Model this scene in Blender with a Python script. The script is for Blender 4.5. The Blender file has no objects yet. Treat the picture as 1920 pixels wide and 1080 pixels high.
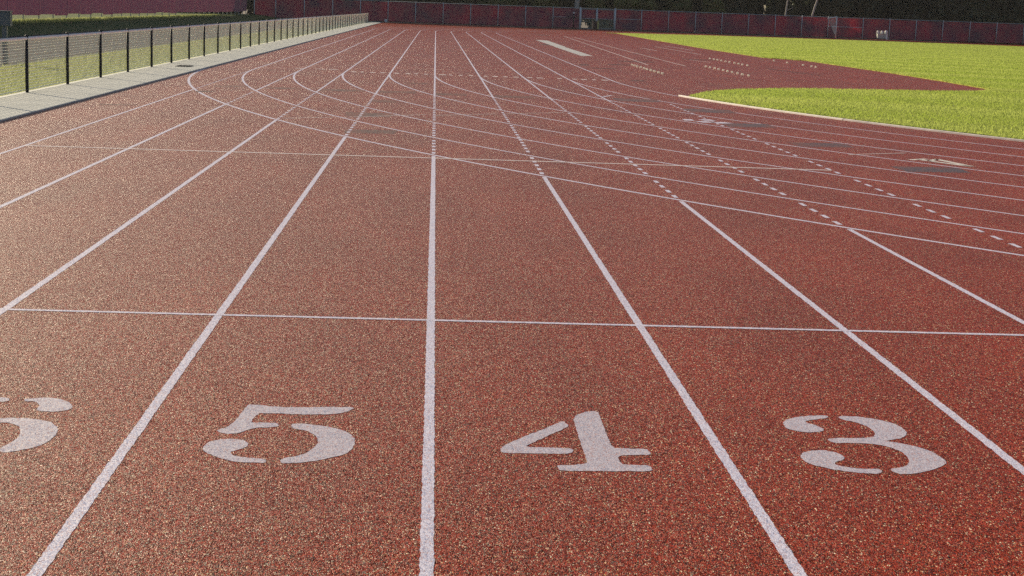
import bpy, bmesh, math, random
import numpy as np
from mathutils import Vector, Matrix, Euler, noise as mnoise

random.seed(7)
rng = np.random.default_rng(7)
SC = bpy.context.scene
COL = SC.collection
R = math.radians

# ----------------------------------------------------------------- geometry of the place (metres)
LANE = 1.22                 # lane width
X0 = 0.018                  # line between lanes 5 and 4 (x axis across the straight, y along it)
YT = 43.83                  # where the near bend meets the straight
YF = YT + 84.39             # where the far bend begins
RIN = 40.17                 # radius of the inner kerb
CX = X0 + 4 * LANE + RIN    # centre of both bends
WALK_X = -6.06
SUN_AZ, SUN_EL = -39.0, 25.0
FENCE_Y, FENCE_H = 192.0, 2.44
SIDE_X = -21.5

def lane_x(i): return X0 + i * LANE

# ----------------------------------------------------------------- node helpers
class NT:
    def __init__(self, name):
        self.m = bpy.data.materials.new(name); self.m.use_nodes = True
        self.t = self.m.node_tree; self.t.nodes.clear()
        self.out = self.n('ShaderNodeOutputMaterial')
    def n(self, typ, ins=None, **kw):
        nd = self.t.nodes.new(typ)
        for k, v in kw.items(): setattr(nd, k, v)
        for k, v in (ins or {}).items():
            s = nd.inputs[k]
            if isinstance(v, bpy.types.NodeSocket): self.t.links.new(v, s)
            else: s.default_value = v
        return nd
    def link(self, a, b): self.t.links.new(a, b)
    def pos(self, scale=(1, 1, 1)):
        tc = self.n('ShaderNodeTexCoord')
        return self.n('ShaderNodeMapping', {'Vector': tc.outputs['Object'], 'Scale': scale}).outputs[0]
    def noise(self, vec, scale, detail=3, rough=.55):
        return self.n('ShaderNodeTexNoise', {'Vector': vec, 'Scale': scale, 'Detail': detail, 'Roughness': rough})
    def ramp(self, fac, stops, interp='LINEAR'):
        r = self.n('ShaderNodeValToRGB', {'Fac': fac}); e = r.color_ramp.elements
        r.color_ramp.interpolation = interp
        while len(e) > 1: e.remove(e[-1])
        e[0].position = stops[0][0]; e[0].color = (*stops[0][1], 1) if len(stops[0][1]) == 3 else stops[0][1]
        for p, c in stops[1:]:
            q = e.new(p); q.color = (*c, 1) if len(c) == 3 else c
        return r.outputs[0]
    def val(self, fac, stops): return self.ramp(fac, [(p, (v, v, v)) for p, v in stops])
    def mix(self, a, b, fac, blend='MIX'):
        m = self.n('ShaderNodeMix', data_type='RGBA', blend_type=blend)
        for s, v in ((m.inputs[0], fac), (m.inputs[6], a), (m.inputs[7], b)):
            if isinstance(v, bpy.types.NodeSocket): self.t.links.new(v, s)
            elif isinstance(v, (int, float)): s.default_value = v
            else: s.default_value = (*v, 1)
        return m.outputs[2]
    def math(self, op, a, b=0.0):
        return self.n('ShaderNodeMath', {0: a, 1: b}, operation=op).outputs[0]
    def bsdf(self, color, rough=.7, spec=.4, metal=0.0, normal=None, drough=0.0, tint=(1, 1, 1)):
        ins = {'Base Color': color if isinstance(color, bpy.types.NodeSocket) else (*color, 1),
               'Roughness': rough, 'Specular IOR Level': spec, 'Metallic': metal, 'Diffuse Roughness': drough, 'Specular Tint': (*tint, 1)}
        if normal is not None: ins['Normal'] = normal
        return self.n('ShaderNodeBsdfPrincipled', ins).outputs[0]
    def bump(self, h, strength, dist, normal=None):
        ins = {'Height': h, 'Strength': strength, 'Distance': dist}
        if normal is not None: ins['Normal'] = normal
        return self.n('ShaderNodeBump', ins).outputs[0]
    def done(self, sh):
        self.t.links.new(sh, self.out.inputs[0]); return self.m

def flake_normal(nt, cellcol, k):
    """tilt a horizontal surface's normal grain by grain"""
    v = nt.n('ShaderNodeVectorMath', {0: cellcol, 1: (.5, .5, .5)}, operation='SUBTRACT').outputs[0]
    v = nt.n('ShaderNodeVectorMath', {0: v, 1: (k, k, 0)}, operation='MULTIPLY').outputs[0]
    g = nt.n('ShaderNodeNewGeometry').outputs['Normal']
    v = nt.n('ShaderNodeVectorMath', {0: v, 1: g}, operation='ADD').outputs[0]
    return nt.n('ShaderNodeVectorMath', {0: v}, operation='NORMALIZE').outputs[0]

def grains(nt, scale):
    p = nt.pos((1, .5, 1))
    wob = nt.noise(p, scale * .9, 1)
    p2 = nt.n('ShaderNodeVectorMath', {0: nt.n('ShaderNodeVectorMath', {0: wob.outputs['Color'], 1: (.004, .004, 0)}, operation='MULTIPLY').outputs[0], 1: p}, operation='ADD').outputs[0]
    return nt.n('ShaderNodeTexVoronoi', {'Vector': p2, 'Scale': scale, 'Randomness': 1.0}, voronoi_dimensions='3D')

def mat_track():
    nt = NT('red_track_surface')
    v = grains(nt, TRACK_GRAIN)
    sep = nt.n('ShaderNodeSeparateColor', {0: v.outputs['Color']})
    base = nt.ramp(sep.outputs[2], [(0, (.030, .002, .001)), (.20, (.17, .012, .003)), (.42, (.38, .030, .005)), (.84, (.46, .040, .006)), (.945, (.50, .080, .018)), (.975, (.75, .44, .20)), (1, (.95, .84, .62))])  # near-white end of the ramp puts sparkling grains into the colour
    mac = nt.noise(nt.pos((1, .35, 1)), 1.1, 4)
    base = nt.mix(base, nt.val(mac.outputs[0], [(.3, .84), (.7, 1.12)]), 1.0, 'MULTIPLY')
    nrm = flake_normal(nt, v.outputs['Color'], TRACK_TILT)
    nrm = nt.bump(v.outputs['Distance'], .75, -.005, nrm)
    rough = nt.val(sep.outputs[0], [(0, .29), (1, .56)])
    return nt.done(nt.bsdf(base, rough, .105, normal=nrm, drough=.6, tint=(1, .84, .56)))

def mat_paint(name, col=(.74, .71, .86), wear=.20, wearcol=(.24, .06, .035), worn_scale=60, k=.55):
    nt = NT(name)
    v = grains(nt, TRACK_GRAIN)
    sep = nt.n('ShaderNodeSeparateColor', {0: v.outputs['Color']})
    w = nt.noise(nt.pos(), worn_scale, 4, .7).outputs[0]
    big = nt.noise(nt.pos((1, .5, 1)), 2.3, 3).outputs[0]
    mk = nt.math('ADD', nt.math('MULTIPLY', w, .75), nt.math('MULTIPLY', big, .35))
    mask = nt.val(mk, [(max(0, wear + .12), 1), (wear + .30, 0)])
    c = nt.mix(col, nt.val(sep.outputs[0], [(0, .72), (1, 1.06)]), 1.0, 'MULTIPLY')
    c = nt.mix(c, wearcol, mask)
    c = nt.mix(c, wearcol, nt.val(sep.outputs[1], [(.80, 0), (.90, .62)]))
    nrm = flake_normal(nt, v.outputs['Color'], k)
    nrm = nt.bump(v.outputs['Distance'], .4, -.003, nrm)
    return nt.done(nt.bsdf(c, .6, .18, normal=nrm, drough=.3))

def mat_noise(name, c1, c2, scale=4, rough=.85, spec=.3, bump=.3, bscale=None, dist=.01, metal=0, vec=(1, 1, 1)):
    nt = NT(name)
    n1 = nt.noise(nt.pos(vec), scale, 5, .6)
    c = nt.ramp(n1.outputs[0], [(.32, c1), (.68, c2)])
    nb = nt.noise(nt.pos(vec), bscale or scale * 6, 4)
    return nt.done(nt.bsdf(c, rough, spec, metal, nt.bump(nb.outputs[0], bump, dist)))

def mat_leaf(name, c1, c2, trans=.3, scale=.8):
    nt = NT(name)
    oi = nt.n('ShaderNodeObjectInfo').outputs['Random']
    n1 = nt.noise(nt.pos(), scale, 4)
    c = nt.ramp(n1.outputs[0], [(.3, c1), (.72, c2)])
    c = nt.mix(c, nt.val(oi, [(0, .75), (1, 1.2)]), 1.0, 'MULTIPLY')
    d = nt.bsdf(c, .6, .3)
    t = nt.n('ShaderNodeBsdfTranslucent', {'Color': nt.mix(c, (1.0, 1.15, .6), 1.0, 'MULTIPLY')}).outputs[0]
    return nt.done(nt.n('ShaderNodeMixShader', {0: trans, 1: d, 2: t}).outputs[0])

def mat_screen(name, c1, c2, trans):
    nt = NT(name)
    n1 = nt.noise(nt.pos((1, 1, .8)), .45, 4, .6)
    c = nt.ramp(n1.outputs[0], [(.34, c1), (.76, c2)])
    wv = nt.noise(nt.pos((1, 1, .35)), 1.6, 3).outputs[0]
    nrm = nt.bump(wv, .5, .12)
    d = nt.bsdf(c, .8, .2, normal=nrm)
    t = nt.n('ShaderNodeBsdfTranslucent', {'Color': c}).outputs[0]
    return nt.done(nt.n('ShaderNodeMixShader', {0: trans, 1: d, 2: t}).outputs[0])

TRACK_GRAIN, TRACK_TILT = 232.0, 1.15
M = {}
M['track'] = mat_track()
M['line'] = mat_paint('white_line_paint', wear=.10)
M['faint'] = mat_paint('worn_white_line_paint', col=(.80, .70, .70), wear=.15, wearcol=(.46, .22, .16), worn_scale=30)
M['number'] = mat_paint('white_number_paint', col=(.60, .55, .64), wear=.13, k=.5)
M['patch'] = mat_paint('dark_cover_paint', col=(.072, .082, .105), wear=.31, worn_scale=24, k=.7)
M['patchfaint'] = mat_paint('faded_dark_cover_paint', col=(.075, .068, .068), wear=.34, worn_scale=20, k=.7)
M['pale'] = mat_paint('pale_runway_paint', col=(.58, .58, .57), wear=.16, worn_scale=6)
M['mark'] = mat_paint('bright_white_mark_paint', col=(.80, .76, .70), wear=.02)
M['scuff'] = mat_paint('dark_scuff', col=(.06, .022, .018), wear=.12, worn_scale=9)
M['dirt'] = mat_noise('soil', (.075, .055, .035), (.14, .105, .07), 2.0, bump=.5)
M['soil'] = mat_noise('dark_soil', (.012, .010, .008), (.035, .028, .018), 9, bump=.5)
M['grass'] = None
M['walk'] = mat_noise('pale_concrete', (.43, .44, .41), (.53, .535, .50), 1.6, .85, .2, .06, 90, .002)
M['strip'] = mat_noise('weathered_concrete', (.26, .25, .22), (.42, .40, .36), 1.2, bump=.3)
M['kerb'] = mat_noise('kerb_white', (.52, .50, .47), (.64, .62, .58), 3, .6, .4, .2, 60, .003)
M['kerb_old'] = mat_noise('weathered_kerb', (.40, .38, .38), (.54, .51, .51), 3, .7, .3, .2, 60, .003)
M['asphalt'] = mat_noise('asphalt', (.016, .019, .024), (.030, .034, .040), 2.5, .9, .08, .5, 120, .006)
M['galv'] = mat_noise('galvanised_steel', (.50, .52, .54), (.66, .68, .70), 8, .5, .5, .1, 60, .002, .1)
M['wire'] = mat_noise('pale_steel_wire', (.74, .75, .64), (.92, .92, .80), 3, .5, .5, 0, 60, .001, .9)
M['dark_post'] = mat_noise('dark_green_coated_steel', (.008, .011, .018), (.014, .018, .028), 6, .6, .25, .1, 50, .002)
M['rail'] = mat_noise('glint_white_rail', (.90, .94, .86), (.95, .97, .90), 6, .35, .6, .05, 50, .001, 0)  # sun glint along the rail is put into this near-white colour
M['grate'] = mat_noise('cast_iron', (.018, .017, .016), (.035, .033, .03), 12, .6, .5, .3)
M['white'] = mat_noise('white_plastic', (.74, .74, .70), (.82, .82, .80), 5, .5, .5, .1)
M['greybox'] = mat_noise('grey_green_plastic', (.36, .40, .36), (.50, .53, .48), 4, .6, .4, .1)
M['box_metal'] = mat_noise('blue_grey_painted_metal', (.10, .115, .14), (.15, .165, .19), 5, .5, .5, .15)
M['wood_tan'] = mat_noise('tan_wood', (.42, .27, .16), (.55, .37, .23), 8, .7, .3, .2, vec=(6, 6, 1))
M['wood_yellow'] = mat_noise('yellow_painted_wood', (.48, .42, .14), (.58, .50, .20), 8, .7, .3, .2, vec=(6, 6, 1))
M['maroon'] = mat_noise('maroon_board', (.030, .006, .008), (.05, .010, .012), 6, .6, .4, .1)
M['black'] = mat_noise('black_steel', (.010, .010, .012), (.02, .02, .022), 6, .5, .5, .1)
M['screen'] = mat_screen('maroon_windscreen', (.20, .09, .125), (.80, .08, .115), .24)  # bright red mottling puts sun patches on the cloth into the colour
M['screen_side'] = mat_screen('glare_paled_windscreen', (.46, .21, .28), (.54, .22, .29), .30)  # paler than the far screens: veiling sun glare is put into the colour
M['bark'] = mat_noise('bark', (.035, .027, .02), (.07, .056, .044), 5, .9, .2, .6, vec=(1, 1, .25))
M['birch'] = mat_noise('pale_birch_bark', (.30, .27, .24), (.48, .45, .42), 4, .8, .3, .3, vec=(1, 1, 3))
M['leaf'] = mat_leaf('dark_foliage', (.032, .042, .030), (.085, .10, .045), .25)
M['leaf2'] = mat_leaf('sunlit_tint_foliage', (.15, .17, .06), (.30, .31, .11), .5)  # sunlight on the leaves is put into this brighter green
M['net'] = mat_noise('white_net_cord', (.60, .52, .46), (.72, .64, .58), 5, .8, .2, 0)

def mat_grass(name, c1, c2, c3, stripe):
    nt = NT(name)
    p = nt.pos()
    a = nt.noise(p, .35, 4).outputs[0]
    b = nt.noise(nt.pos((1, .4, 1)), 9, 5, .7).outputs[0]
    c = nt.ramp(b, [(.25, c1), (.52, c2), (.78, c3)])
    c = nt.mix(c, nt.ramp(a, [(.3, (.84, .90, .75)), (.7, (1.14, 1.07, 1.2))]), 1.0, 'MULTIPLY')
    if stripe:
        w = nt.n('ShaderNodeTexWave', {'Vector': nt.n('ShaderNodeMapping', {'Vector': p, 'Rotation': (0, 0, R(28))}).outputs[0], 'Scale': .085, 'Distortion': .6, 'Detail': 1}, wave_type='BANDS', bands_direction='Y')
        c = nt.mix(c, nt.val(w.outputs['Fac'], [(0, .93), (1, 1.05)]), 1.0, 'MULTIPLY')
    g = nt.n('ShaderNodeTexVoronoi', {'Vector': p, 'Scale': 28})
    nrm = flake_normal(nt, g.outputs['Color'], 1.2)
    nrm = nt.bump(nt.noise(p, 26, 5, .7).outputs[0], .8, .04, nrm)
    return nt.done(nt.bsdf(c, .85, .08, normal=nrm))

def mat_blade(name, c1, c2, trans=.6, stripe=False):
    nt = NT(name)
    n1 = nt.noise(nt.pos(), 5, 4, .7)
    c = nt.ramp(n1.outputs[0], [(.3, c1), (.7, c2)])
    if stripe:
        w = nt.n('ShaderNodeTexWave', {'Vector': nt.n('ShaderNodeMapping', {'Vector': nt.pos(), 'Rotation': (0, 0, R(28))}).outputs[0], 'Scale': .05, 'Distortion': .8, 'Detail': 1}, wave_type='BANDS', bands_direction='Y')
        c = nt.mix(c, nt.ramp(w.outputs['Fac'], [(.2, (.93, .95, .88)), (.8, (1.09, 1.06, 1.2))]), 1.0, 'MULTIPLY')
        big = nt.noise(nt.pos(), .16, 4, .6).outputs[0]
        c = nt.mix(c, nt.ramp(big, [(.3, (.92, .95, .9)), (.7, (1.10, 1.05, 1.25))]), 1.0, 'MULTIPLY')
    d = nt.bsdf(c, .6, .15)
    t = nt.n('ShaderNodeBsdfTranslucent', {'Color': c}).outputs[0]
    return nt.done(nt.n('ShaderNodeMixShader', {0: trans, 1: d, 2: t}).outputs[0])

M['grass'] = mat_grass('mown_grass', (.21, .26, .04), (.28, .33, .055), (.34, .38, .08), True)
M['lawn'] = mat_grass('side_lawn', (.15, .18, .05), (.24, .26, .075), (.36, .36, .14), False)
M['verge'] = mat_grass('rough_verge', (.05, .07, .02), (.09, .12, .035), (.14, .17, .05), False)
M['blade'] = mat_blade('grass_blade', (.30, .38, .067), (.355, .425, .088), .7, True)
M['blade_dry'] = mat_blade('pale_grass_blade', (.23, .28, .07), (.46, .47, .20))

# ----------------------------------------------------------------- mesh helpers
class MB:
    def __init__(self): self.v, self.f = [], []
    def add(self, vs, fs):
        o = len(self.v); self.v += [tuple(p) for p in vs]; self.f += [tuple(i + o for i in f) for f in fs]
    def box(self, c, s, rot=None):
        x, y, z = s[0] / 2, s[1] / 2, s[2] / 2
        vs = [Vector(p) for p in ((-x, -y, -z), (x, -y, -z), (x, y, -z), (-x, y, -z), (-x, -y, z), (x, -y, z), (x, y, z), (-x, y, z))]
        if rot is not None:
            m = Euler(rot).to_matrix(); vs = [m @ p for p in vs]
        self.add([p + Vector(c) for p in vs], [(3, 2, 1, 0), (4, 5, 6, 7), (0, 1, 5, 4), (1, 2, 6, 5), (2, 3, 7, 6), (3, 0, 4, 7)])
    def tube(self, p0, p1, r0, r1=None, seg=10, caps=True):
        r1 = r0 if r1 is None else r1
        p0, p1 = Vector(p0), Vector(p1); d = (p1 - p0).normalized()
        a = d.orthogonal().normalized(); b = d.cross(a)
        vs = []
        for p, r in ((p0, r0), (p1, r1)):
            vs += [p + a * (r * math.cos(2 * math.pi * k / seg)) + b * (r * math.sin(2 * math.pi * k / seg)) for k in range(seg)]
        fs = [(k, (k + 1) % seg, seg + (k + 1) % seg, seg + k) for k in range(seg)]
        if caps: fs += [tuple(range(seg - 1, -1, -1)), tuple(range(seg, 2 * seg))]
        self.add(vs, fs)
    def lathe(self, c, prof, seg=16):
        vs, fs = [], []
        for r, z in prof: vs += [(c[0] + r * math.cos(2 * math.pi * k / seg), c[1] + r * math.sin(2 * math.pi * k / seg), c[2] + z) for k in range(seg)]
        for j in range(len(prof) - 1):
            fs += [(j * seg + k, j * seg + (k + 1) % seg, (j + 1) * seg + (k + 1) % seg, (j + 1) * seg + k) for k in range(seg)]
        fs += [tuple(range(seg - 1, -1, -1)), tuple((len(prof) - 1) * seg + k for k in range(seg))]
        self.add(vs, fs)
    def mesh(self, name, mat, smooth=False):
        me = bpy.data.meshes.new(name); me.from_pydata(self.v, [], self.f); me.materials.append(mat)
        if smooth: me.polygons.foreach_set('use_smooth', [True] * len(me.polygons))
        me.update(); return me
    def build(self, name, mat, parent=None, smooth=False, loc=None):
        return link(name, self.mesh(name, mat, smooth), parent, loc)

def link(name, me, parent=None, loc=None):
    o = bpy.data.objects.new(name, me); COL.objects.link(o)
    if parent is not None: o.parent = parent
    if loc is not None: o.location = loc
    return o
def tag(o, label=None, cat=None, group=None, kind=None):
    for k, v in (('label', label), ('category', cat), ('group', group), ('kind', kind)):
        if v: o[k] = v
    return o
def empty(name, loc, label, cat, group=None):
    o = bpy.data.objects.new(name, None); COL.objects.link(o); o.location = loc; o.empty_display_size = .2
    return tag(o, label, cat, group)
def struct(o): o['kind'] = 'structure'; return o

def arc(cx, cy, r, a0, a1, n):
    return [(cx + r * math.cos(a0 + (a1 - a0) * k / n), cy + r * math.sin(a0 + (a1 - a0) * k / n)) for k in range(n + 1)]

def poly_mesh(pieces, z, skirt=0.0):
    """flat pieces (lists of xy outlines) as one mesh, with an optional rim going down"""
    bm = bmesh.new()
    for pts in pieces:
        vs = [bm.verts.new((x, y, z)) for x, y in pts]
        f = bm.faces.new(vs)
        if f.normal.z < 0: f.normal_flip()
        f.normal_update()
        if f.normal.z < 0: f.normal_flip()
        if skirt:
            lo = [bm.verts.new((x, y, z - skirt)) for x, y in pts]
            n = len(pts)
            for k in range(n): bm.faces.new((vs[k], vs[(k + 1) % n], lo[(k + 1) % n], lo[k]))
    bmesh.ops.triangulate(bm, faces=[f for f in bm.faces if len(f.verts) > 4])
    return bm
def from_bm(name, bm, mat, parent=None):
    me = bpy.data.meshes.new(name); bm.to_mesh(me); bm.free(); me.materials.append(mat)
    return link(name, me, parent)

def strip(mb, pts, w, z):
    """a painted band of width w along a path"""
    n = len(pts); L, Rr = [], []
    for k in range(n):
        a = Vector(pts[max(k - 1, 0)]); b = Vector(pts[min(k + 1, n - 1)])
        d = (b - a).normalized(); nn = Vector((-d.y, d.x)) * (w / 2)
        p = Vector(pts[k]); L.append(p + nn); Rr.append(p - nn)
    vs = [(p.x, p.y, z) for p in Rr] + [(p.x, p.y, z) for p in L]
    mb.add(vs, [(k, k + 1, n + k + 1, n + k) for k in range(n - 1)])

def line(mb, a, b, w, z):
    a, b = Vector(a), Vector(b); L = (b - a).length; n = max(1, min(420, int(L / .03))) if min(a.y, b.y) < 16 else 1
    d = (b - a) / L; nn = Vector((-d.y, d.x)); vs = []
    for s in (-1, 1):
        for k in range(n + 1):
            p = a.lerp(b, k / n) + nn * (s * w / 2 + (random.uniform(-.0028, .0028) if n > 1 else 0)); vs.append((p.x, p.y, z))
    mb.add(vs, [(k, k + 1, n + k + 2, n + k + 1) for k in range(n)])

# ----------------------------------------------------------------- ground sheets
mb = MB(); mb.add([(-400, -150, -.30), (450, -150, -.30), (450, 600, -.30), (-400, 600, -.30)], [(0, 1, 2, 3)])
struct(mb.build('ground', M['dirt']))
mb = MB(); mb.add([(WALK_X, -12, 0), (130, -12, 0), (130, 190, 0), (WALK_X, 190, 0)], [(0, 1, 2, 3)])
struct(mb.build('running_track', M['track']))
mb = MB(); mb.box((20, 191.2, -.10), (86, 2.4, .24)); struct(mb.build('concrete_strip', M['strip']))
mb = MB(); mb.box((30, 390, -.2), (700, 393, .2)); struct(mb.build('wood_floor', M['dirt']))
# walkway: separate slabs with open joints read as one path
mb = MB()
y = 5.0
while y < 178:
    L = 6.1
    mb.box((WALK_X - .72, y + L / 2, -.03), (1.44, L - .02, .11)); y += L
struct(mb.build('walkway', M['walk']))
mb = MB(); mb.box((WALK_X - .72, 92, -.075), (1.42, 176, .14)); struct(mb.build('walkway_bed', M['dirt']))
# lawn, road and verge beyond the low fence
def grid_sheet(x0, x1, y0, y1, nx, ny, zf):
    mb = MB(); vs = []
    for j in range(ny + 1):
        for i in range(nx + 1):
            x = x0 + (x1 - x0) * i / nx; yy = y0 + (y1 - y0) * j / ny
            vs.append((x, yy, zf(x, yy)))
    mb.add(vs, [(j * (nx + 1) + i, j * (nx + 1) + i + 1, (j + 1) * (nx + 1) + i + 1, (j + 1) * (nx + 1) + i) for j in range(ny) for i in range(nx)])
    return mb
struct(grid_sheet(-10.6, WALK_X - 1.44, 10, 192, 8, 160, lambda x, y: .0 + .03 * mnoise.noise((x, y * .5, 3))).build('side_lawn', M['lawn'], smooth=True))
mb = MB(); mb.add([(-18.6, -20, -.05), (-10.3, -20, -.05), (-10.3, 192, -.05), (-18.6, 192, -.05)], [(0, 1, 2, 3)]); struct(mb.build('road', M['asphalt']))
struct(grid_sheet(-40, -18.2, 10, 192, 24, 160, lambda x, y: -.08 + .42 * min(1, max(0, (-18.2 - x) / 2.6)) + .05 * mnoise.noise((x, y * .4, 9))).build('verge', M['verge'], smooth=True))

# infield turf with its edge standing a little proud of the track
A_END = 2.5 * math.pi
near_arc = arc(CX, YT, RIN - .16, math.pi * 1.062, math.pi * 1.98, 90)
far_arc = arc(CX, YF, RIN - .1, 0.0, R(135.0), 60)
d_edge = [(16.3, 45.7), (15.2, 44.2), (13.7, 43.3), (12.4, 42.9), (11.2, 42.5), (10.0, 42.1), (8.9, 41.4), (7.8, 40.3), (6.9, 39.0), (6.3, 37.6)]
left_side = [(17.7, 155.2), (16.6, 120), (15.9, 96), (15.8, 76.2), (17.15, 73.2), (17.05, 60), (16.75, 52)]
turf_outline = near_arc + far_arc + left_side + d_edge
def wob(pts, amp=.03, step=.35):
    out = []
    for k in range(len(pts)):
        a, b = Vector(pts[k]), Vector(pts[(k + 1) % len(pts)])
        n = max(1, int(min((b - a).length, 30) / step)) if a.y < 80 and b.y < 80 and a.x < 26 and b.x < 26 else 1
        for j in range(n):
            p = a.lerp(b, j / n); out.append((p.x + random.uniform(-amp, amp), p.y + random.uniform(-amp, amp)))
    return out
struct(from_bm('infield_turf', poly_mesh([wob(turf_outline)], .035, .05), M['grass']))

mb = MB(); strip(mb, arc(CX, YT, RIN - .095, math.pi * 1.075, math.pi * 1.75, 150), .15, .003)
struct(mb.build('soil_edge', M['soil']))
# kerb round the inside of the bend
def kerb(a0, a1, n):
    mb = MB(); r0, r1 = RIN - .02, RIN + .02
    prof = [(r1, 0.0), (r1, .028), (r1 - .008, .035), (r0 + .008, .035), (r0, .028), (r0, 0.0)]
    vs = []
    for k in range(n + 1):
        a = a0 + (a1 - a0) * k / n
        vs += [(CX + r * math.cos(a), YT + r * math.sin(a), z) for r, z in prof]
    P = len(prof)
    fs = [(k * P + i, (k + 1) * P + i, (k + 1) * P + i + 1, k * P + i + 1) for k in range(n) for i in range(P - 1)]
    fs += [tuple(range(P)), tuple(n * P + i for i in range(P - 1, -1, -1))]
    mb.add(vs, fs); return mb
struct(kerb(math.pi * 1.0602, math.pi * 1.118, 14).build('kerb', M['kerb']))
struct(kerb(math.pi * 1.1182, math.pi * 1.75, 130).build('kerb', M['kerb_old']))

# ----------------------------------------------------------------- painted lines
LW = .046
Z1, Z2, Z3 = .0006, .0012, .0018
RA = RIN + 9 * LANE
mb = MB()
for i in range(-5, 5):                                # the bends and the straights of the oval
    r = RIN + (4 - i) * LANE
    pts = arc(CX, YT, r, math.pi * 1.75, math.pi, 150) if i < 4 else arc(CX, YT, r, math.pi * 1.0600, math.pi, 12)
    pts = pts + [(lane_x(i), YT + (YF - YT) * k / 12) for k in range(1, 12)] + arc(CX, YF, r, math.pi, math.pi * .38, 60)
    strip(mb, pts, LW if i > -5 else .055, Z1)
struct(mb.build('oval_lane_lines', M['line']))
mb, md = MB(), MB()
for i in range(-4, 5):                                # the chute's lines, dashed where they cross the bend
    x = lane_x(i); dx = CX - x
    yc = YT - math.sqrt(RA * RA - dx * dx)
    w = LW if i > -4 else .04
    line(mb, (x, 3), (x, min(yc - .12, 14)), w, Z2)
    if yc > 14.2: line(mb, (x, 14), (x, yc - .12), w, Z2)
    if i >= -3:
        y, top = yc + .18, min(33.0, YT - 1.0)
        crossings = []
        for j in range(-5, 5):
            rr = RIN + (4 - j) * LANE
            if rr > dx: crossings.append(YT - math.sqrt(rr * rr - dx * dx))
        while y < top:
            if not any(abs(y + .11 - c) < .22 for c in crossings): line(md, (x, y), (x, y + .23), w, Z2)
            y += .46
        if i < 4: line(mb, (x, top), (x, YT - .5), w * .85, Z2)
    else:
        line(mb, (x, yc + .2), (x, YT - .5), .022, Z2)
struct(mb.build('chute_lane_lines', M['line']))
struct(md.build('dashed_lane_lines', M['line']))
mb = MB(); line(mb, (-6.0, 9.045), (1.2, 9.045), .046, Z3); line(mb, (1.2, 9.045), (8.6, 9.045), .046, Z3); struct(mb.build('start_line', M['line']))
mb = MB()
line(mb, (lane_x(-4), 19.19), (lane_x(4), 19.19), .08, Z3)
for a, b in (((-2.36, 25.14), (-1.61, 25.75)), ((-1.45, 25.8), (-.11, 27.13)), ((.05, 27.0), (1.1, 27.9)), ((1.3, 28.0), (2.38, 28.94)), 
             ((5.73, 21.6), (6.7, 22.18)), ((7.3, 130), (11.5, 138))): line(mb, a, b, .042, Z3)
for i in range(-2, 4):                                # broken row of marks at the end of the bend
    for k in range(4):
        x = lane_x(i) + .12 + .27 * k + random.uniform(-.03, .03)
        if random.random() < .85: line(mb, (x, YT + .1), (x + random.uniform(.08, .2), YT + .1), .38, Z3)
for x in (-3.9, -3.3, -2.95): line(mb, (x, YT + 1.2), (x + .25, YT + 1.2), .25, Z3)
line(mb, (7.9, 58.9), (10.1, 126), .055, Z3); line(mb, (9.33, 59.2), (10.55, 122), .055, Z3)
for a, b in (((10.9, 68.2), (11.35, 65.4)), ((13.1, 95), (13.2, 79)), ((11.6, 90), (11.7, 84)), ((14.2, 99), (14.3, 88))): line(mb, a, b, .07, Z3)
line(mb, (1.5, 172.5), (20, 176.5), .25, Z3)
struct(mb.build('faint_lines', M['faint']))
# small white markers standing in rows on the run-up area
mk = MB(); mk.lathe((0, 0, 0), [(.042, 0), (.045, .012), (.040, .045), (.024, .066), (.008, .070)], 12)
M['marker'] = mat_blade('white_translucent_plastic', (.80, .78, .72), (.88, .86, .80), .6)
mkm = mk.mesh('white_marker', M['marker'], True)
ROWS = ((7.13, 57.72, 49.85, 10, 'small white marker in the row of ten nearest the pale strip'), (10.0, 58.62, 50.58, 10, 'small white marker in the middle row of ten on the red run-up'),
        (12.18, 70.4, 61.82, 10, 'small white marker in the far row of ten on the red run-up'))
for x, y0, y1, n, lb in ROWS:
    for k in range(n):
        o = link('white_marker', mkm, None, (x + random.uniform(-.02, .02), y0 + (y1 - y0) * k / (n - 1), .001))
        tag(o, lb, 'marker', 'white markers in rows on the run-up')
for k, y in enumerate((70.7, 68.0, 65.0, 63.5, 62.78)):
    tag(link('white_marker', mkm, None, (15.1, y, .001)), 'small white marker in the uneven row beside the infield grass', 'marker', 'white markers in rows on the run-up')
mb = MB()
def quad(mb, pts, z): mb.add([(x, y, z) for x, y in pts], [tuple(range(len(pts)))])
quad(mb, [(6.28, 68.5), (6.85, 69.2), (6.95, 88), (6.36, 86)], Z2)
quad(mb, [(6.40, 84), (7.02, 86), (7.25, 103.6), (6.52, 104.2)], Z3)
struct(mb.build('pale_runway_patch', M['pale']))
# dark paint covering old marks, and scuffs
mb = MB()
def rpatch(mb, x0, x1, y0, y1, z=Z1 + .0003):
    quad(mb, [(x0, y0), (x1, y0 + .12), (x1 + .04, y1), (x0 - .03, y1 - .1)], z)
for p in ((5.32, 6.15, 22.75, 23.6), (5.88, 6.72, 19.3, 20.1), (4.98, 5.8, 26.5, 27.5), (4.95, 5.85, 30.3, 31.5), (3.9, 4.8, 33.4, 34.6)): rpatch(mb, *p)
struct(mb.build('dark_paint_patches', M['patch']))
mb = MB()
for p in ((-1.25, -.55, 22.6, 23.4), (-1.45, -.72, 26.1, 27.2), (-1.2, -.75, 30.2, 31), (-3.55, -2.85, 33.8, 34.6), (-2.4, -1.5, 33.6, 34.5), (-1.13, -.4, 33.6, 34.6), (.05, .68, 33.4, 34.3),
          (1.3, 2.1, 33.3, 34.2), (-.7, -.2, 38.0, 38.8), (-4.65, -4.0, 33.9, 34.6)): rpatch(mb, *p)
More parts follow.
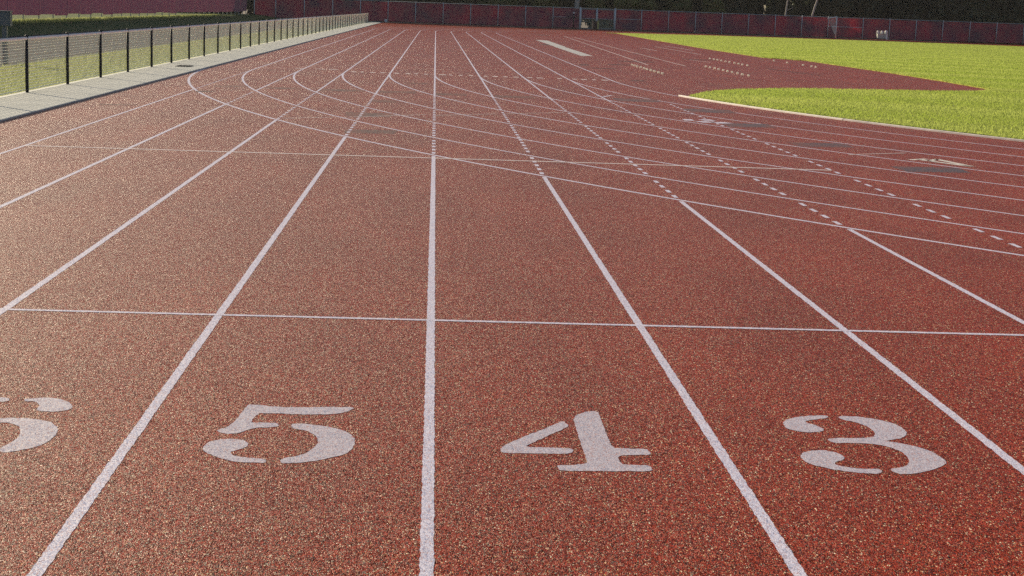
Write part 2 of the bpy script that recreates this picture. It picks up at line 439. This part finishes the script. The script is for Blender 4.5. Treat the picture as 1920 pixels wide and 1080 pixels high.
struct(mb.build('faded_paint_patches', M['patchfaint']))
mb = MB()
for x0, x1, y, h in ((5.5, 5.82, 43.9, .7), (6.3, 7.1, 57.6, .8), (7.2, 8.6, 62.3, .9), (10.7, 12.1, 68.6, .9), (5.15, 5.45, 56.0, 1.2), (5.2, 6.1, 53.2, .6), (-4.7, -4.4, 31.7, .5), (-5.6, -5.0, 27.0, .25), (6.0, 6.5, 89, 2.2), (8.2, 9.0, 126, 3)):
    rpatch(mb, x0, x1, y, y + h)
quad(mb, [(7.17, 54.6), (7.25, 54.6), (7.24, 49.9), (7.16, 49.9)], Z1 + .0003)
quad(mb, [(12.35, 59.5), (12.55, 59.5), (13.2, 53.6), (13.05, 53.6)], Z1 + .0003)
struct(mb.build('track_scuffs', M['scuff']))

# numbers of the lanes, stencilled
DIGITS = {
5:[
[(-0.795,6.98),(-0.745,6.974),(-0.703,6.956),(-0.623,6.942),(-0.505,6.953),(-0.386,6.968),(-0.317,6.97),(-0.335,6.904),(-0.379,6.853),(-0.456,6.826),(-0.573,6.82),(-0.651,6.829),(-0.706,6.831),(-0.733,6.826),(-0.748,6.72),(-0.749,6.663),(-0.693,6.668),(-0.632,6.667),(-0.625,6.612),(-0.666,6.591),(-0.707,6.587),(-0.737,6.559),(-0.769,6.506),(-0.795,6.483),(-0.827,6.473),(-0.856,6.492),(-0.877,6.526),(-0.841,6.579),(-0.82,6.684),(-0.81,6.791),(-0.803,6.894)],
[(-0.575,6.653),(-0.541,6.671),(-0.482,6.653),(-0.423,6.629),(-0.372,6.596),(-0.331,6.549),(-0.302,6.487),(-0.289,6.412),(-0.29,6.33),(-0.3,6.249),(-0.326,6.195),(-0.373,6.147),(-0.423,6.105),(-0.473,6.077),(-0.521,6.061),(-0.562,6.061),(-0.572,6.107),(-0.549,6.138),(-0.522,6.155),(-0.489,6.183),(-0.465,6.237),(-0.447,6.291),(-0.44,6.359),(-0.444,6.42),(-0.461,6.482),(-0.484,6.529),(-0.52,6.562),(-0.559,6.581),(-0.573,6.609)],
[(-0.896,6.256),(-0.891,6.323),(-0.868,6.366),(-0.835,6.389),(-0.792,6.399),(-0.754,6.388),(-0.722,6.343),(-0.718,6.297),(-0.732,6.262),(-0.757,6.228),(-0.779,6.206),(-0.766,6.162),(-0.734,6.133),(-0.688,6.123),(-0.627,6.115),(-0.621,6.06),(-0.68,6.055),(-0.733,6.061),(-0.777,6.085),(-0.821,6.126),(-0.859,6.168),(-0.883,6.205)],
],
4:[
[(0.317,6.35),(0.351,6.421),(0.433,6.547),(0.517,6.663),(0.606,6.806),(0.617,6.8),(0.634,6.718),(0.577,6.631),(0.508,6.525),(0.445,6.421),(0.416,6.371),(0.483,6.37),(0.572,6.367),(0.619,6.363),(0.607,6.279),(0.491,6.274),(0.381,6.272),(0.314,6.272)],
[(0.662,6.881),(0.725,6.982),(0.764,7.002),(0.788,6.98),(0.784,6.837),(0.785,6.626),(0.785,6.38),(0.834,6.379),(0.931,6.377),(0.937,6.33),(0.932,6.287),(0.859,6.282),(0.794,6.273),(0.792,6.15),(0.841,6.135),(0.912,6.131),(0.913,6.052),(0.758,6.042),(0.616,6.035),(0.538,6.035),(0.531,6.075),(0.535,6.112),(0.588,6.116),(0.647,6.137),(0.66,6.166),(0.659,6.269),(0.658,6.459),(0.659,6.645)],
],
3:[
[(1.613,6.869),(1.646,6.927),(1.697,6.972),(1.766,7.002),(1.853,7.013),(1.838,6.96),(1.785,6.942),(1.738,6.919),(1.718,6.894),(1.725,6.863),(1.757,6.827),(1.777,6.76),(1.751,6.721),(1.696,6.704),(1.658,6.713),(1.625,6.74),(1.603,6.776),(1.605,6.822)],
[(1.895,7.005),(1.976,7.012),(2.049,6.978),(2.099,6.935),(2.135,6.875),(2.146,6.799),(2.139,6.73),(2.111,6.668),(2.072,6.629),(2.013,6.595),(2.009,6.58),(2.068,6.549),(2.115,6.51),(2.153,6.444),(2.168,6.37),(2.173,6.303),(2.168,6.263),(2.132,6.209),(2.083,6.16),(2.022,6.118),(1.961,6.085),(1.914,6.086),(1.899,6.11),(1.897,6.154),(1.953,6.183),(1.991,6.224),(2.017,6.278),(2.023,6.345),(2.024,6.413),(2.005,6.467),(1.972,6.513),(1.929,6.538),(1.872,6.544),(1.812,6.539),(1.762,6.539),(1.743,6.581),(1.756,6.61),(1.814,6.622),(1.892,6.621),(1.937,6.64),(1.977,6.665),(1.994,6.741),(1.993,6.801),(1.977,6.861),(1.948,6.906),(1.897,6.949)],
[(1.566,6.318),(1.588,6.373),(1.625,6.403),(1.666,6.416),(1.704,6.413),(1.737,6.378),(1.752,6.312),(1.732,6.271),(1.695,6.242),(1.681,6.208),(1.703,6.184),(1.75,6.156),(1.804,6.149),(1.862,6.154),(1.841,6.081),(1.768,6.084),(1.701,6.108),(1.654,6.136),(1.607,6.171),(1.573,6.213),(1.563,6.271)],
],
6:[
[(-1.795,6.984),(-1.755,7.0),(-1.7,7.018),(-1.645,7.01),(-1.591,6.954),(-1.555,6.885),(-1.548,6.815),(-1.587,6.782),(-1.63,6.773),(-1.672,6.78),(-1.695,6.802),(-1.697,6.884),(-1.738,6.953),(-1.776,6.943)],
[(-1.871,6.572),(-1.842,6.618),(-1.807,6.644),(-1.755,6.659),(-1.684,6.654),(-1.622,6.632),(-1.57,6.587),(-1.533,6.514),(-1.517,6.43),(-1.517,6.338),(-1.532,6.256),(-1.57,6.194),(-1.611,6.152),(-1.667,6.12),(-1.688,6.195),(-1.669,6.245),(-1.659,6.316),(-1.658,6.388),(-1.679,6.48),(-1.703,6.532),(-1.746,6.572),(-1.79,6.579),(-1.828,6.565)],
[(-1.865,7.002),(-1.905,7.011),(-1.981,6.967),(-2.042,6.876),(-2.068,6.722),(-2.039,6.536),(-1.97,6.352),(-1.875,6.21),(-1.777,6.14),(-1.707,6.121),(-1.723,6.182),(-1.791,6.236),(-1.861,6.361),(-1.907,6.504),(-1.945,6.676),(-1.945,6.838),(-1.897,6.926),(-1.845,6.937)],
],
}

def chaikin(pts):
    out = []
    for k in range(len(pts)):
        a, b = pts[k], pts[(k + 1) % len(pts)]
        out += [(a[0] * .8 + b[0] * .2, a[1] * .8 + b[1] * .2), (a[0] * .2 + b[0] * .8, a[1] * .2 + b[1] * .8)]
    return out
def ragged(pts, step=.014, amp=.0026):
    out = []
    for k in range(len(pts)):
        a, b = Vector(pts[k]), Vector(pts[(k + 1) % len(pts)]); n = max(1, int((b - a).length / step))
        for j in range(n):
            p = a.lerp(b, j / n); out.append((p.x + random.uniform(-amp, amp), p.y + random.uniform(-amp, amp) * 1.6))
    return out
WHERE = {3: 'right of the number four', 4: 'in the lane right of the middle line', 5: 'in the lane left of the middle line', 6: 'cut off by the left edge'}
WORD = {3: 'three', 4: 'four', 5: 'five', 6: 'six'}
for d, pieces in DIGITS.items():
    o = from_bm('painted_number', poly_mesh([ragged(chaikin(p)) for p in pieces], Z2), M['number'])
    tag(o, f'white stencilled number {WORD[d]} on the red track, {WHERE[d]}', 'painted number', 'lane numbers behind the start line')
mb = MB()
for a, b, w in (((6.43, 21.05), (6.73, 21.28), .10), ((6.58, 21.15), (7.02, 20.32), .10), ((6.66, 20.95), (6.88, 21.3), .08), ((6.86, 21.3), (7.03, 20.34), .10)): line(mb, a, b, w, Z3)
tag(mb.build('painted_arrow', M['mark']), 'thin white arrow mark painted beside a dark patch on the bend', 'painted mark')
mb = MB()
for a, b, w in (((4.42, 27.95), (4.60, 27.95), .35), ((4.62, 27.5), (4.86, 27.6), .3), ((4.76, 28.05), (4.98, 28.1), .3), ((4.9, 27.4), (5.14, 27.55), .3), ((3.62, 35.3), (3.72, 34.9), .06), ((3.72, 34.95), (4.0, 35.7), .07)): line(mb, a, b, w, Z3)
struct(mb.build('broken_white_marks', M['line']))

# ----------------------------------------------------------------- low chain-link fence along the walkway
FX, FH, FP, FY0, NP = WALK_X - 1.30, 1.0, 3.19, 26.11, 48
low = empty('wire_fence', (FX, FY0, .025), 'long low wire mesh fence with dark posts and pale top rail along the walkway', 'fence')
pm = MB(); pm.tube((0, 0, 0), (0, 0, FH - .01), .029, seg=12); pm.lathe((0, 0, FH - .012), [(.033, 0), (.035, .018), (.027, .038), (.010, .048)], 12)
pme = pm.mesh('post', M['dark_post'], True)
for k in range(NP): link('post', pme, low, (0, FP * k + random.uniform(-.03, .03), 0))
mb = MB(); mb.tube((0.0, -8, FH - .03), (0.0, FP * (NP - 1), FH - .03), .028, seg=12); mb.build('top_rail', M['rail'], low, True)
mb = MB(); mb.tube((-.044, -8, .045), (-.044, FP * (NP - 1), .045), .006, seg=6); mb.build('tension_wire', M['wire'], low)
def mesh_panel(length, height, dz, dx, rh, rv, seg=6):
    """woven wire: rows of horizontal wire over upright wires"""
    mb = MB(); k = 0
    while k * dz < height:
        z = k * dz + random.uniform(-.004, .004); mb.tube((rh * (1 if k % 2 else -1), 0, z), (rh * (1 if k % 2 else -1), length, z + random.uniform(-.004, .004)), rh, seg=seg, caps=False); k += 1
    n = int(length / dx)
    for k in range(n): mb.tube((0, (k + .5) * dx, 0), (0, (k + .5) * dx, height), rv, seg=seg, caps=False)
    return mb
cmes = [mesh_panel(FP, FH - .10, .052, .065, .0052, .0026).mesh('wire_mesh', M['wire'], True) for _ in range(3)]
for k in range(-1, NP - 1): link('wire_mesh', cmes[k % 3], low, (-.040, FP * k, .055))

# ----------------------------------------------------------------- tall fences with wind screens
PX = [-18.97, -15.60, -12.25, -8.97, -5.69, -2.41, .87, 4.15, 7.43, 10.72, 14.01, 17.28, 19.27, 21.46, 24.66, 27.93, 31.20, 34.40, 37.63, 40.88, 44.12, 47.34, 51.6, 54.86, 58.12, 61.4, 64.73, 68.05, 71.4, 74.7, 78, 81.3, 84.6]
GATE = {17.28, 21.46}
far = empty('windscreen_fence', (0, FENCE_Y, 0), 'tall wire fence hung with maroon windscreens painted with sun mottling across the far end', 'fence')
for x in [SIDE_X] + PX:
    mb = MB(); g = x in GATE
    r = .11 if g else (.07 if x == 19.27 else .042)
    mb.tube((0, 0, 0), (0, 0, FENCE_H + (.03 if not g else .08)), r, seg=12)
    mb.lathe((0, 0, FENCE_H + (.03 if not g else .08)), [(r * 1.1, 0), (r * 1.05, .03), (r * .4, .07)], 12)
    mb.build('post', M['galv'], far, True, (x, -.06, 0))
mb = MB(); mb.tube((SIDE_X, -.06, FENCE_H), (84.6, -.06, FENCE_H), .026, seg=10); mb.build('top_rail', M['galv'], far, True)
for a, b in ((14.01, 17.28), (21.46, 24.66), (47.34, 51.6)):
    mb = MB(); mb.tube((a, -.065, 1.32), (b, -.065, 1.32), .026, seg=8); mb.build('mid_rail', M['galv'], far, True)
def screen(x0, x1, z0, z1, name='windscreen'):
    n, m = 10, 6; mb = MB(); vs = []
    ph = random.uniform(0, 50)
    for s in (0, 1):
        for j in range(m + 1):
            for i in range(n + 1):
                u, w = i / n, j / m
                sag = .07 * mnoise.noise((u * 2 + ph, w * 1.5, 1.3)) * (1 - abs(2 * u - 1) ** 3)
                top = z1 - (.07 * math.sin(math.pi * u) * abs(mnoise.noise((ph, 2.2, .4))) if j == m else 0)
                vs.append((x0 + (x1 - x0) * u, .02 + sag + s * .006, z0 + (top - z0) * w))
    o = (n + 1) * (m + 1)
    fs = [(j * (n + 1) + i, j * (n + 1) + i + 1, (j + 1) * (n + 1) + i + 1, (j + 1) * (n + 1) + i) for j in range(m) for i in range(n)]
    fs += [tuple(o + q for q in reversed(f)) for f in fs]
    mb.add(vs, fs); return mb
allx = [SIDE_X] + PX
for a, b in zip(allx[:-1], allx[1:]):
    if a in (17.28, 19.27): continue
    screen(a + .06, b - .06, .10, FENCE_H - .06).build('windscreen', M['screen'], far, True)
gate = empty('gate', (19.27, FENCE_Y, 0), 'wire gate with a half height screen between the two thick posts of the far fence', 'gate')
for a, b in ((-1.86, -.10), (.10, 2.05)):
    mb = MB()
    for z in (.12, 1.25, 2.34): mb.tube((a, -.05, z), (b, -.05, z), .022, seg=8)
    for x in (a, b): mb.tube((x, -.05, .12), (x, -.05, 2.34), .022, seg=8)
    mb.build('gate_frame', M['galv'], gate, True)
    screen(a + .03, b - .03, 1.22, 2.3).build('windscreen', M['screen'], gate, True)
    c = mesh_panel(b - a, 1.1, .11, .11, .004, .004, 4).build('wire_mesh', M['wire'], gate, False, (a, -.02, .13)); c.rotation_euler = (0, 0, R(-90))

side = empty('windscreen_fence', (SIDE_X, 30, 0), 'red windscreen fence, paled by painted glare, running along the road on the left', 'fence')
yy = 12.0; ys = []
while yy < 161: ys.append(yy); yy += 3.3
for y in ys:
    mb = MB(); mb.tube((0, 0, 0), (0, 0, FENCE_H + .3), .042, seg=10); mb.build('post', M['galv'], side, True, (-.12, y - 12 + 6, .1))
for a, b in zip(ys[:-1], ys[1:]):
    mb = screen(a + .005, b - .005, .34 + random.uniform(-.06, .06), FENCE_H + .2)
    o = mb.build('windscreen', M['screen_side'], side, True, (0, -12 + 6, .36)); o.rotation_euler = (0, 0, R(90))
    # turned so that the panel runs along the fence
mb = MB(); mb.tube((-.12, 6, FENCE_H + .42), (-.12, 160, FENCE_H + .42), .026, seg=8); mb.build('top_rail', M['galv'], side, True)

# ----------------------------------------------------------------- small things
g = empty('drain_grate', (-6.68, 43.2, .027), 'dark iron drain grate set in the pale walkway', 'drain')
mb = MB(); mb.box((0, 0, .004), (.40, .66, .012)); mb.build('frame', M['grate'], g)
mb = MB()
for k in range(9): mb.box((0, -.26 + .065 * k, .014), (.34, .035, .012))
mb.build('bars', M['grate'], g)

u = empty('equipment_box', (-10.83, 41, -.02), 'blue grey metal equipment box on a post behind the low fence', 'utility box')
mb = MB(); mb.box((0, 0, .5), (.11, .11, 1.0)); mb.build('post', M['box_metal'], u)
mb = MB(); mb.box((.03, 0, 1.17), (.27, .20, .36)); mb.box((.03, 0, 1.36), (.30, .24, .025)); mb.build('cabinet', M['box_metal'], u)
mb = MB(); mb.box((.03, -.106, 1.17), (.22, .012, .30)); mb.box((.11, -.116, 1.16), (.02, .012, .06)); mb.build('door', M['box_metal'], u)

gx, gy = 47.9, 190.2
goal = empty('soccer_goal', (gx, gy, 0), 'small white goal frame with hanging net seen end on before the far fence', 'goal')
dv = Vector((gx, gy)).normalized()
for k, (oy) in enumerate((0, -2.6)):
    p = (dv.x * oy, dv.y * oy)
    mb = MB(); mb.tube((p[0], p[1], 0), (p[0], p[1], 2.5), .065, seg=12); mb.build('post', M['white'], goal, True)
    mb = MB(); mb.tube((p[0], p[1], 2.48), (p[0] - 1.15, p[1], 2.26), .06, seg=10); mb.build('top_bar', M['white'], goal, True)
    mb = MB(); mb.tube((p[0] - .05, p[1], 1.30), (p[0] - .48, p[1], 1.28), .05, seg=10); mb.build('brace', M['white'], goal, True)
mb = MB(); mb.tube((0, 0, 2.48), (dv.x * -2.6, dv.y * -2.6, 2.48), .065, seg=12); mb.build('crossbar', M['white'], goal, True)
mb = MB()
for oy in (0, -2.6):
    p = Vector((dv.x * oy, dv.y * oy, 0))
    for k in range(12):
        t = k / 11
        mb.tube(p + Vector((-1.1 * t, .02, 2.45 - .2 * t)), p + Vector((-.10 * t - .03, .02, .45)), .012, seg=4)
    for k in range(14):
        z = .5 + k * .14; wdt = 1.1 * (z - .45) / 1.9
        mb.tube(p + Vector((0, .02, z)), p + Vector((-wdt, .02, z - .04)), .010, seg=4)
mb.build('net', M['net'], goal)

cx, cy = 53.05, 188.6
cart = empty('utility_cart', (cx, cy, 0), 'low grey green cart standing before the far fence, carrying white jugs', 'cart')
mb = MB(); mb.box((0, 0, .40), (1.16, .6, .52)); mb.box((0, 0, .68), (1.22, .66, .04)); mb.build('body', M['greybox'], cart)
mb = MB(); mb.box((.50, -.31, .36), (.22, .04, .62)); mb.build('side_panel', M['white'], cart)
for sx in (-.48, .48):
    for sy in (-.24, .24):
        mb = MB(); mb.tube((sx, sy - .03, .08), (sx, sy + .03, .08), .08, seg=14); mb.build('wheel', M['black'], cart, True)
jl = {-.48: 'white round jug on the left end of the grey cart', .0: 'white round jug in the middle of the grey cart', .50: 'largest white round jug, on the right end of the grey cart'}
for x, lb in jl.items():
    s = 1.15 if x == .5 else 1.0
    j = empty('water_jug', (cx + x, cy, .70), lb, 'jug', 'white jugs on the cart')
    mb = MB(); mb.lathe((0, 0, 0), [(.13 * s, 0), (.155 * s, .03), (.155 * s, .24 * s), (.13 * s, .27 * s)]); mb.build('body', M['white'], j, True)
    mb = MB(); mb.lathe((0, 0, .27 * s), [(.135 * s, 0), (.14 * s, .05), (.06 * s, .085)]); mb.build('lid', M['white'], j, True)

s_ = empty('standing_sign', (18.9, 190.0, .02), 'small maroon board with tan and yellow uprights standing in the gateway', 'sign')
mb = MB(); mb.box((-.30, 0, .50), (.17, .08, 1.0)); mb.build('upright', M['wood_tan'], s_)
mb = MB(); mb.box((.36, 0, .52), (.20, .08, 1.04)); mb.build('upright', M['wood_yellow'], s_)['label'] = 'yellow painted upright'
mb = MB(); mb.box((.03, 0, .50), (.48, .05, .92)); mb.build('board', M['maroon'], s_)
mb = MB(); mb.box((.0, .18, .03), (.9, .5, .05)); mb.build('foot', M['black'], s_)

q = empty('crossbar_stand', (16.2, 188.5, 0), 'tall black post with a short crossarm standing left of the gate', 'stand')
mb = MB(); mb.tube((0, 0, 0), (0, 0, 1.75), .075, seg=10); mb.build('pole', M['black'], q, True)
mb = MB(); mb.box((-.15, 0, 1.33), (1.5, .07, .10)); mb.build('crossarm', M['black'], q)
mb = MB(); mb.lathe((0, 0, 1.75), [(.07, 0), (.09, .08), (.07, .2)], 10); mb.build('cap', M['white'], q, True)
mb = MB(); mb.box((0, 0, .04), (.7, .7, .08)); mb.build('base', M['black'], q)

mb = MB(); mb.box((0, 0, .16), (.30, .24, .30)); mb.box((0, 0, .325), (.34, .28, .03)); mb.box((0, 0, .0), (.24, .2, .04))
tag(mb.build('marker_block', M['white'], None, False, (-5.85, 189.4, .02)), 'small white block at the foot of the far fence, near the walkway end', 'block')

# ----------------------------------------------------------------- trees
def crown_mesh(name, H, W, z0, n, mat, size=(.28, .6), lobes=14):
    c = []
    for k in range(lobes):
        t = (k + .5) / lobes; z = z0 + (H - z0) * (.08 + .84 * t)
        rad = W * (math.sin(math.pi * min(1, .22 + .78 * (1 - t))) * .5 + .25) * random.uniform(.45, .95)
        a = random.uniform(0, 2 * math.pi)
        c.append((rad * .75 * math.cos(a), rad * .75 * math.sin(a), z, W * random.uniform(.30, .52), (H - z0) * random.uniform(.10, .17)))
    c = np.array(c)
    li = rng.integers(0, lobes, n); L = c[li]
    d = rng.normal(size=(n, 3)); d /= np.linalg.norm(d, axis=1)[:, None]
    rr = rng.uniform(.55, 1.05, n) ** .6
    P = L[:, :3] + d * rr[:, None] * np.stack([L[:, 3], L[:, 3], L[:, 4]], 1)
    P[:, 2] = np.maximum(P[:, 2], z0 * .5)
    a = rng.normal(size=(n, 3)); a /= np.linalg.norm(a, axis=1)[:, None]
    b = np.cross(a, rng.normal(size=(n, 3))); b /= np.linalg.norm(b, axis=1)[:, None]
    s = rng.uniform(size[0], size[1], n)[:, None]
    V = np.stack([P - a * s, P + b * s * .45, P + a * s, P - b * s * .45], 1).reshape(-1, 3)
    me = bpy.data.meshes.new(name)
    me.vertices.add(4 * n); me.vertices.foreach_set('co', V.astype(np.float32).ravel())
    me.loops.add(4 * n); me.loops.foreach_set('vertex_index', np.arange(4 * n, dtype=np.int32))
    me.polygons.add(n); me.polygons.foreach_set('loop_start', np.arange(0, 4 * n, 4, dtype=np.int32))
    me.materials.append(mat); me.update(calc_edges=True); return me
def trunk_mesh(H, r, mat, lean=0.0, limbs=7):
    mb = MB(); pts = [Vector((lean * (t ** 1.3), .12 * math.sin(t * 5), H * t)) for t in np.linspace(0, 1, 7)]
    for k in range(6): mb.tube(pts[k], pts[k + 1], r * (1 - .14 * k), r * (1 - .14 * (k + 1)), 9, k in (0, 5))
    for k in range(limbs):
        t = random.uniform(.25, .9); p = Vector((lean * t ** 1.3, 0, H * t)); a = random.uniform(0, 6.28)
        mb.tube(p, p + Vector((math.cos(a), math.sin(a), random.uniform(.3, .9))) * random.uniform(1.0, 2.2), r * .4 * (1 - .6 * t), .02, 6)
    return mb.mesh('trunk', mat, True)
TALL = [(crown_mesh('crown', 14.5, 3.6, .4, 5200, M['leaf'], (.35, .8), 22), trunk_mesh(11.5, .28, M['bark'])) for _ in range(3)]
BUSH = [(crown_mesh('crown', 4.6, 2.4, .2, 2600, M['leaf2'], (.18, .42), 12), trunk_mesh(3.0, .12, M['bark'])) for _ in range(2)]
def tree(name, kit, loc, rot, sc, label, cat, group):
    t = empty(name, loc, label, cat, group); t.rotation_euler = (0, 0, rot); t.scale = (sc, sc, sc)
    link('trunk', kit[1], t); link('crown', kit[0], t); return t
for row, (y0, x0, x1, dx) in enumerate(((198.5, -46, 96, 4.6), (204, -50, 100, 5.0), (210, -52, 106, 5.2), (217, -52, 112, 5.2))):
    x = x0 + row * 1.3
    while x < x1:
        gapx = abs(x - 17.3) < 2.0 and row < 2
        low_k = (.37, .52, .66, .8)[row] if abs(x + (y0 - 188.6) * .808 - 50.5) < 7 else 1.0     # trees shrunk along this corridor to let the sun reach cart and goal
        if not gapx:
            seen = row == 0
            tree('forest_tree', TALL[random.randrange(3)], (x + random.uniform(-.8, .8), y0 + random.uniform(-1, 1), -.1), random.uniform(0, 6.28), random.uniform(.85, 1.15) if low_k == 1 else low_k,
                 ['dark leafy tree in the front row of the wood behind the far fence', 'dark leafy tree in the second row of the wood', 'dark leafy tree in the third row of the wood', 'dark leafy tree deep in the wood behind the far fence'][row], 'tree', 'trees of the wood behind the far fence')
        x += dx * random.uniform(.85, 1.15) * (1 if low_k == 1 else .55)
for k, x in enumerate((6.6, 9.8, 13.2, 20.3, 23.4, 26.3, 29.5, 33.0)):
    tree('shrub', BUSH[k % 2], (x, 195.3 + random.uniform(-.5, .5), -.1), random.uniform(0, 6.28), random.uniform(.85, 1.1),
         'olive green shrub showing over the far fence near the gate', 'shrub', 'olive shrubs behind the far fence')
for (x, lean, r, lb) in ((42.6, .35, .13, 'thin pale birch trunk, upright, before the dark wood'), (45.6, 1.0, .16, 'pale birch trunk leaning right, left of the goal'), (17.0, .2, .42, 'thick pale grey trunk added for the light gap behind the gate')):  # last trunk is added, standing in for a light gap in the wood
    t = empty('birch_tree', (x, 195.0, -.1), lb, 'tree')
    link('trunk', trunk_mesh(11, r, M['birch'], lean * 3, 4), t)
    link('crown', crown_mesh('crown', 13.5, 2.2, 7.0, 1500, M['leaf2'], (.2, .4), 9), t)
# ----------------------------------------------------------------- grass blades
def inside(poly, X, Y):
    px = np.array([p[0] for p in poly]); py = np.array([p[1] for p in poly]); r = np.zeros(len(X), bool); j = len(poly) - 1
    for i in range(len(poly)):
        c = ((py[i] > Y) != (py[j] > Y)) & (X < (px[j] - px[i]) * (Y - py[i]) / (py[j] - py[i] + 1e-12) + px[i]); r ^= c; j = i
    return r
def blades(name, X, Y, z, h, w, mat):
    n = len(X); a = rng.uniform(0, 2 * np.pi, n); H = rng.uniform(h[0], h[1], n); Wd = rng.uniform(w[0], w[1], n)
    lx, ly = rng.normal(0, .45, n) * H, rng.normal(0, .45, n) * H
    V = np.zeros((n, 3, 3)); V[:, 0, 0] = X - np.cos(a) * Wd / 2; V[:, 0, 1] = Y - np.sin(a) * Wd / 2
    V[:, 1, 0] = X + np.cos(a) * Wd / 2; V[:, 1, 1] = Y + np.sin(a) * Wd / 2
    V[:, 2, 0] = X + lx; V[:, 2, 1] = Y + ly; V[:, :2, 2] = z; V[:, 2, 2] = z + H
    me = bpy.data.meshes.new(name)
    me.vertices.add(3 * n); me.vertices.foreach_set('co', V.astype(np.float32).ravel())
    me.loops.add(3 * n); me.loops.foreach_set('vertex_index', np.arange(3 * n, dtype=np.int32))
    me.polygons.add(n); me.polygons.foreach_set('loop_start', np.arange(0, 3 * n, 3, dtype=np.int32))
    me.materials.append(mat); me.update(calc_edges=True)
    return tag(link(name, me), kind='stuff')
n = 260000
X, Y = rng.uniform(5.5, 26, n), rng.uniform(18, 47, n)
k = inside(turf_outline, X, Y) & (X / Y < .46); X, Y = X[k], Y[k]
blades('grass', X, Y, .03, (.03, .05), (.008, .018), M['blade'])
n = 420000
Y = 44.5 + 124 * rng.uniform(0, 1, n) ** 1.35; X = 15.7 + rng.uniform(0, 1, n) * (Y * .42 - 14)
k = inside(turf_outline, X, Y); X, Y = X[k], Y[k]
blades('grass', X, Y, .03, (.03, .045), (.018, .04), M['blade'])
n = 26000
Y = 60 + 100 * rng.uniform(0, 1, n) ** 1.4; X = rng.normal(-21.3, .35, n)
blades('grass', X, Y, .32, (.08, .22), (.02, .05), M['blade_dry'])
n = 60000
Y = 24 + 90 * rng.uniform(0, 1, n) ** 1.6; X = rng.uniform(-10.6, -7.5, n)
blades('grass', X, Y, .0, (.03, .09), (.008, .022), M['blade_dry'])

# ----------------------------------------------------------------- thin haze in the air
mb = MB(); mb.box((25, 225, 9), (900, 800, 21)); hz = bpy.data.materials.new('haze'); hz.use_nodes = True
ht = hz.node_tree; ht.nodes.clear(); ho = ht.nodes.new('ShaderNodeOutputMaterial'); hv = ht.nodes.new('ShaderNodeVolumePrincipled')
hv.inputs['Color'].default_value = (.90, .90, .94, 1); hv.inputs['Density'].default_value = .00010; hv.inputs['Anisotropy'].default_value = .35
ht.links.new(hv.outputs[0], ho.inputs['Volume']); tag(mb.build('haze', hz), kind='stuff')
# ----------------------------------------------------------------- light, sky, camera
az, el = R(SUN_AZ), R(SUN_EL)
S = Vector((math.sin(az) * math.cos(el), math.cos(az) * math.cos(el), math.sin(el)))
sl = bpy.data.lights.new('sun', 'SUN'); sl.energy = 5.0; sl.angle = R(.53); sl.color = (1.0, .85, .62)
so = bpy.data.objects.new('sun', sl); COL.objects.link(so); so.rotation_euler = S.to_track_quat('Z', 'Y').to_euler(); so.location = S * 50
w = bpy.data.worlds.new('World'); SC.world = w; w.use_nodes = True
t = w.node_tree; t.nodes.clear()
sky = t.nodes.new('ShaderNodeTexSky'); sky.sky_type = 'NISHITA'; sky.sun_disc = False
sky.sun_elevation = el; sky.sun_rotation = az; sky.air_density = 1.0; sky.dust_density = 1.6; sky.ozone_density = 1.5
bg = t.nodes.new('ShaderNodeBackground'); bg.inputs[1].default_value = .06
ou = t.nodes.new('ShaderNodeOutputWorld'); t.links.new(sky.outputs[0], bg.inputs[0]); t.links.new(bg.outputs[0], ou.inputs[0])

pit, yaw, rol = .1728, .05338, .03565
r0 = Vector((math.cos(yaw), -math.sin(yaw), 0)); fw = Vector((math.sin(yaw) * math.cos(pit), math.cos(yaw) * math.cos(pit), -math.sin(pit)))
u0 = r0.cross(fw)
rx = r0 * math.cos(rol) + u0 * math.sin(rol); ux = u0 * math.cos(rol) - r0 * math.sin(rol); bz = -fw
cd = bpy.data.cameras.new('camera'); cd.sensor_width = 36; cd.lens = 36 * 2970.8 / 1920; cd.clip_start = .1; cd.clip_end = 4000
co = bpy.data.objects.new('camera', cd); COL.objects.link(co)
co.matrix_world = Matrix(((rx.x, ux.x, bz.x, 0), (rx.y, ux.y, bz.y, 0), (rx.z, ux.z, bz.z, 1.784), (0, 0, 0, 1)))
SC.camera = co
vs = SC.view_settings
vs.view_transform = 'Standard'; vs.look = 'None'; vs.gamma = 1; vs.exposure = EXPOSURE if 'EXPOSURE' in globals() else .56
SC.cycles.use_denoising = False
SC.cycles.max_bounces = 6; SC.cycles.sample_clamp_indirect = 6
SC.render.film_transparent = False
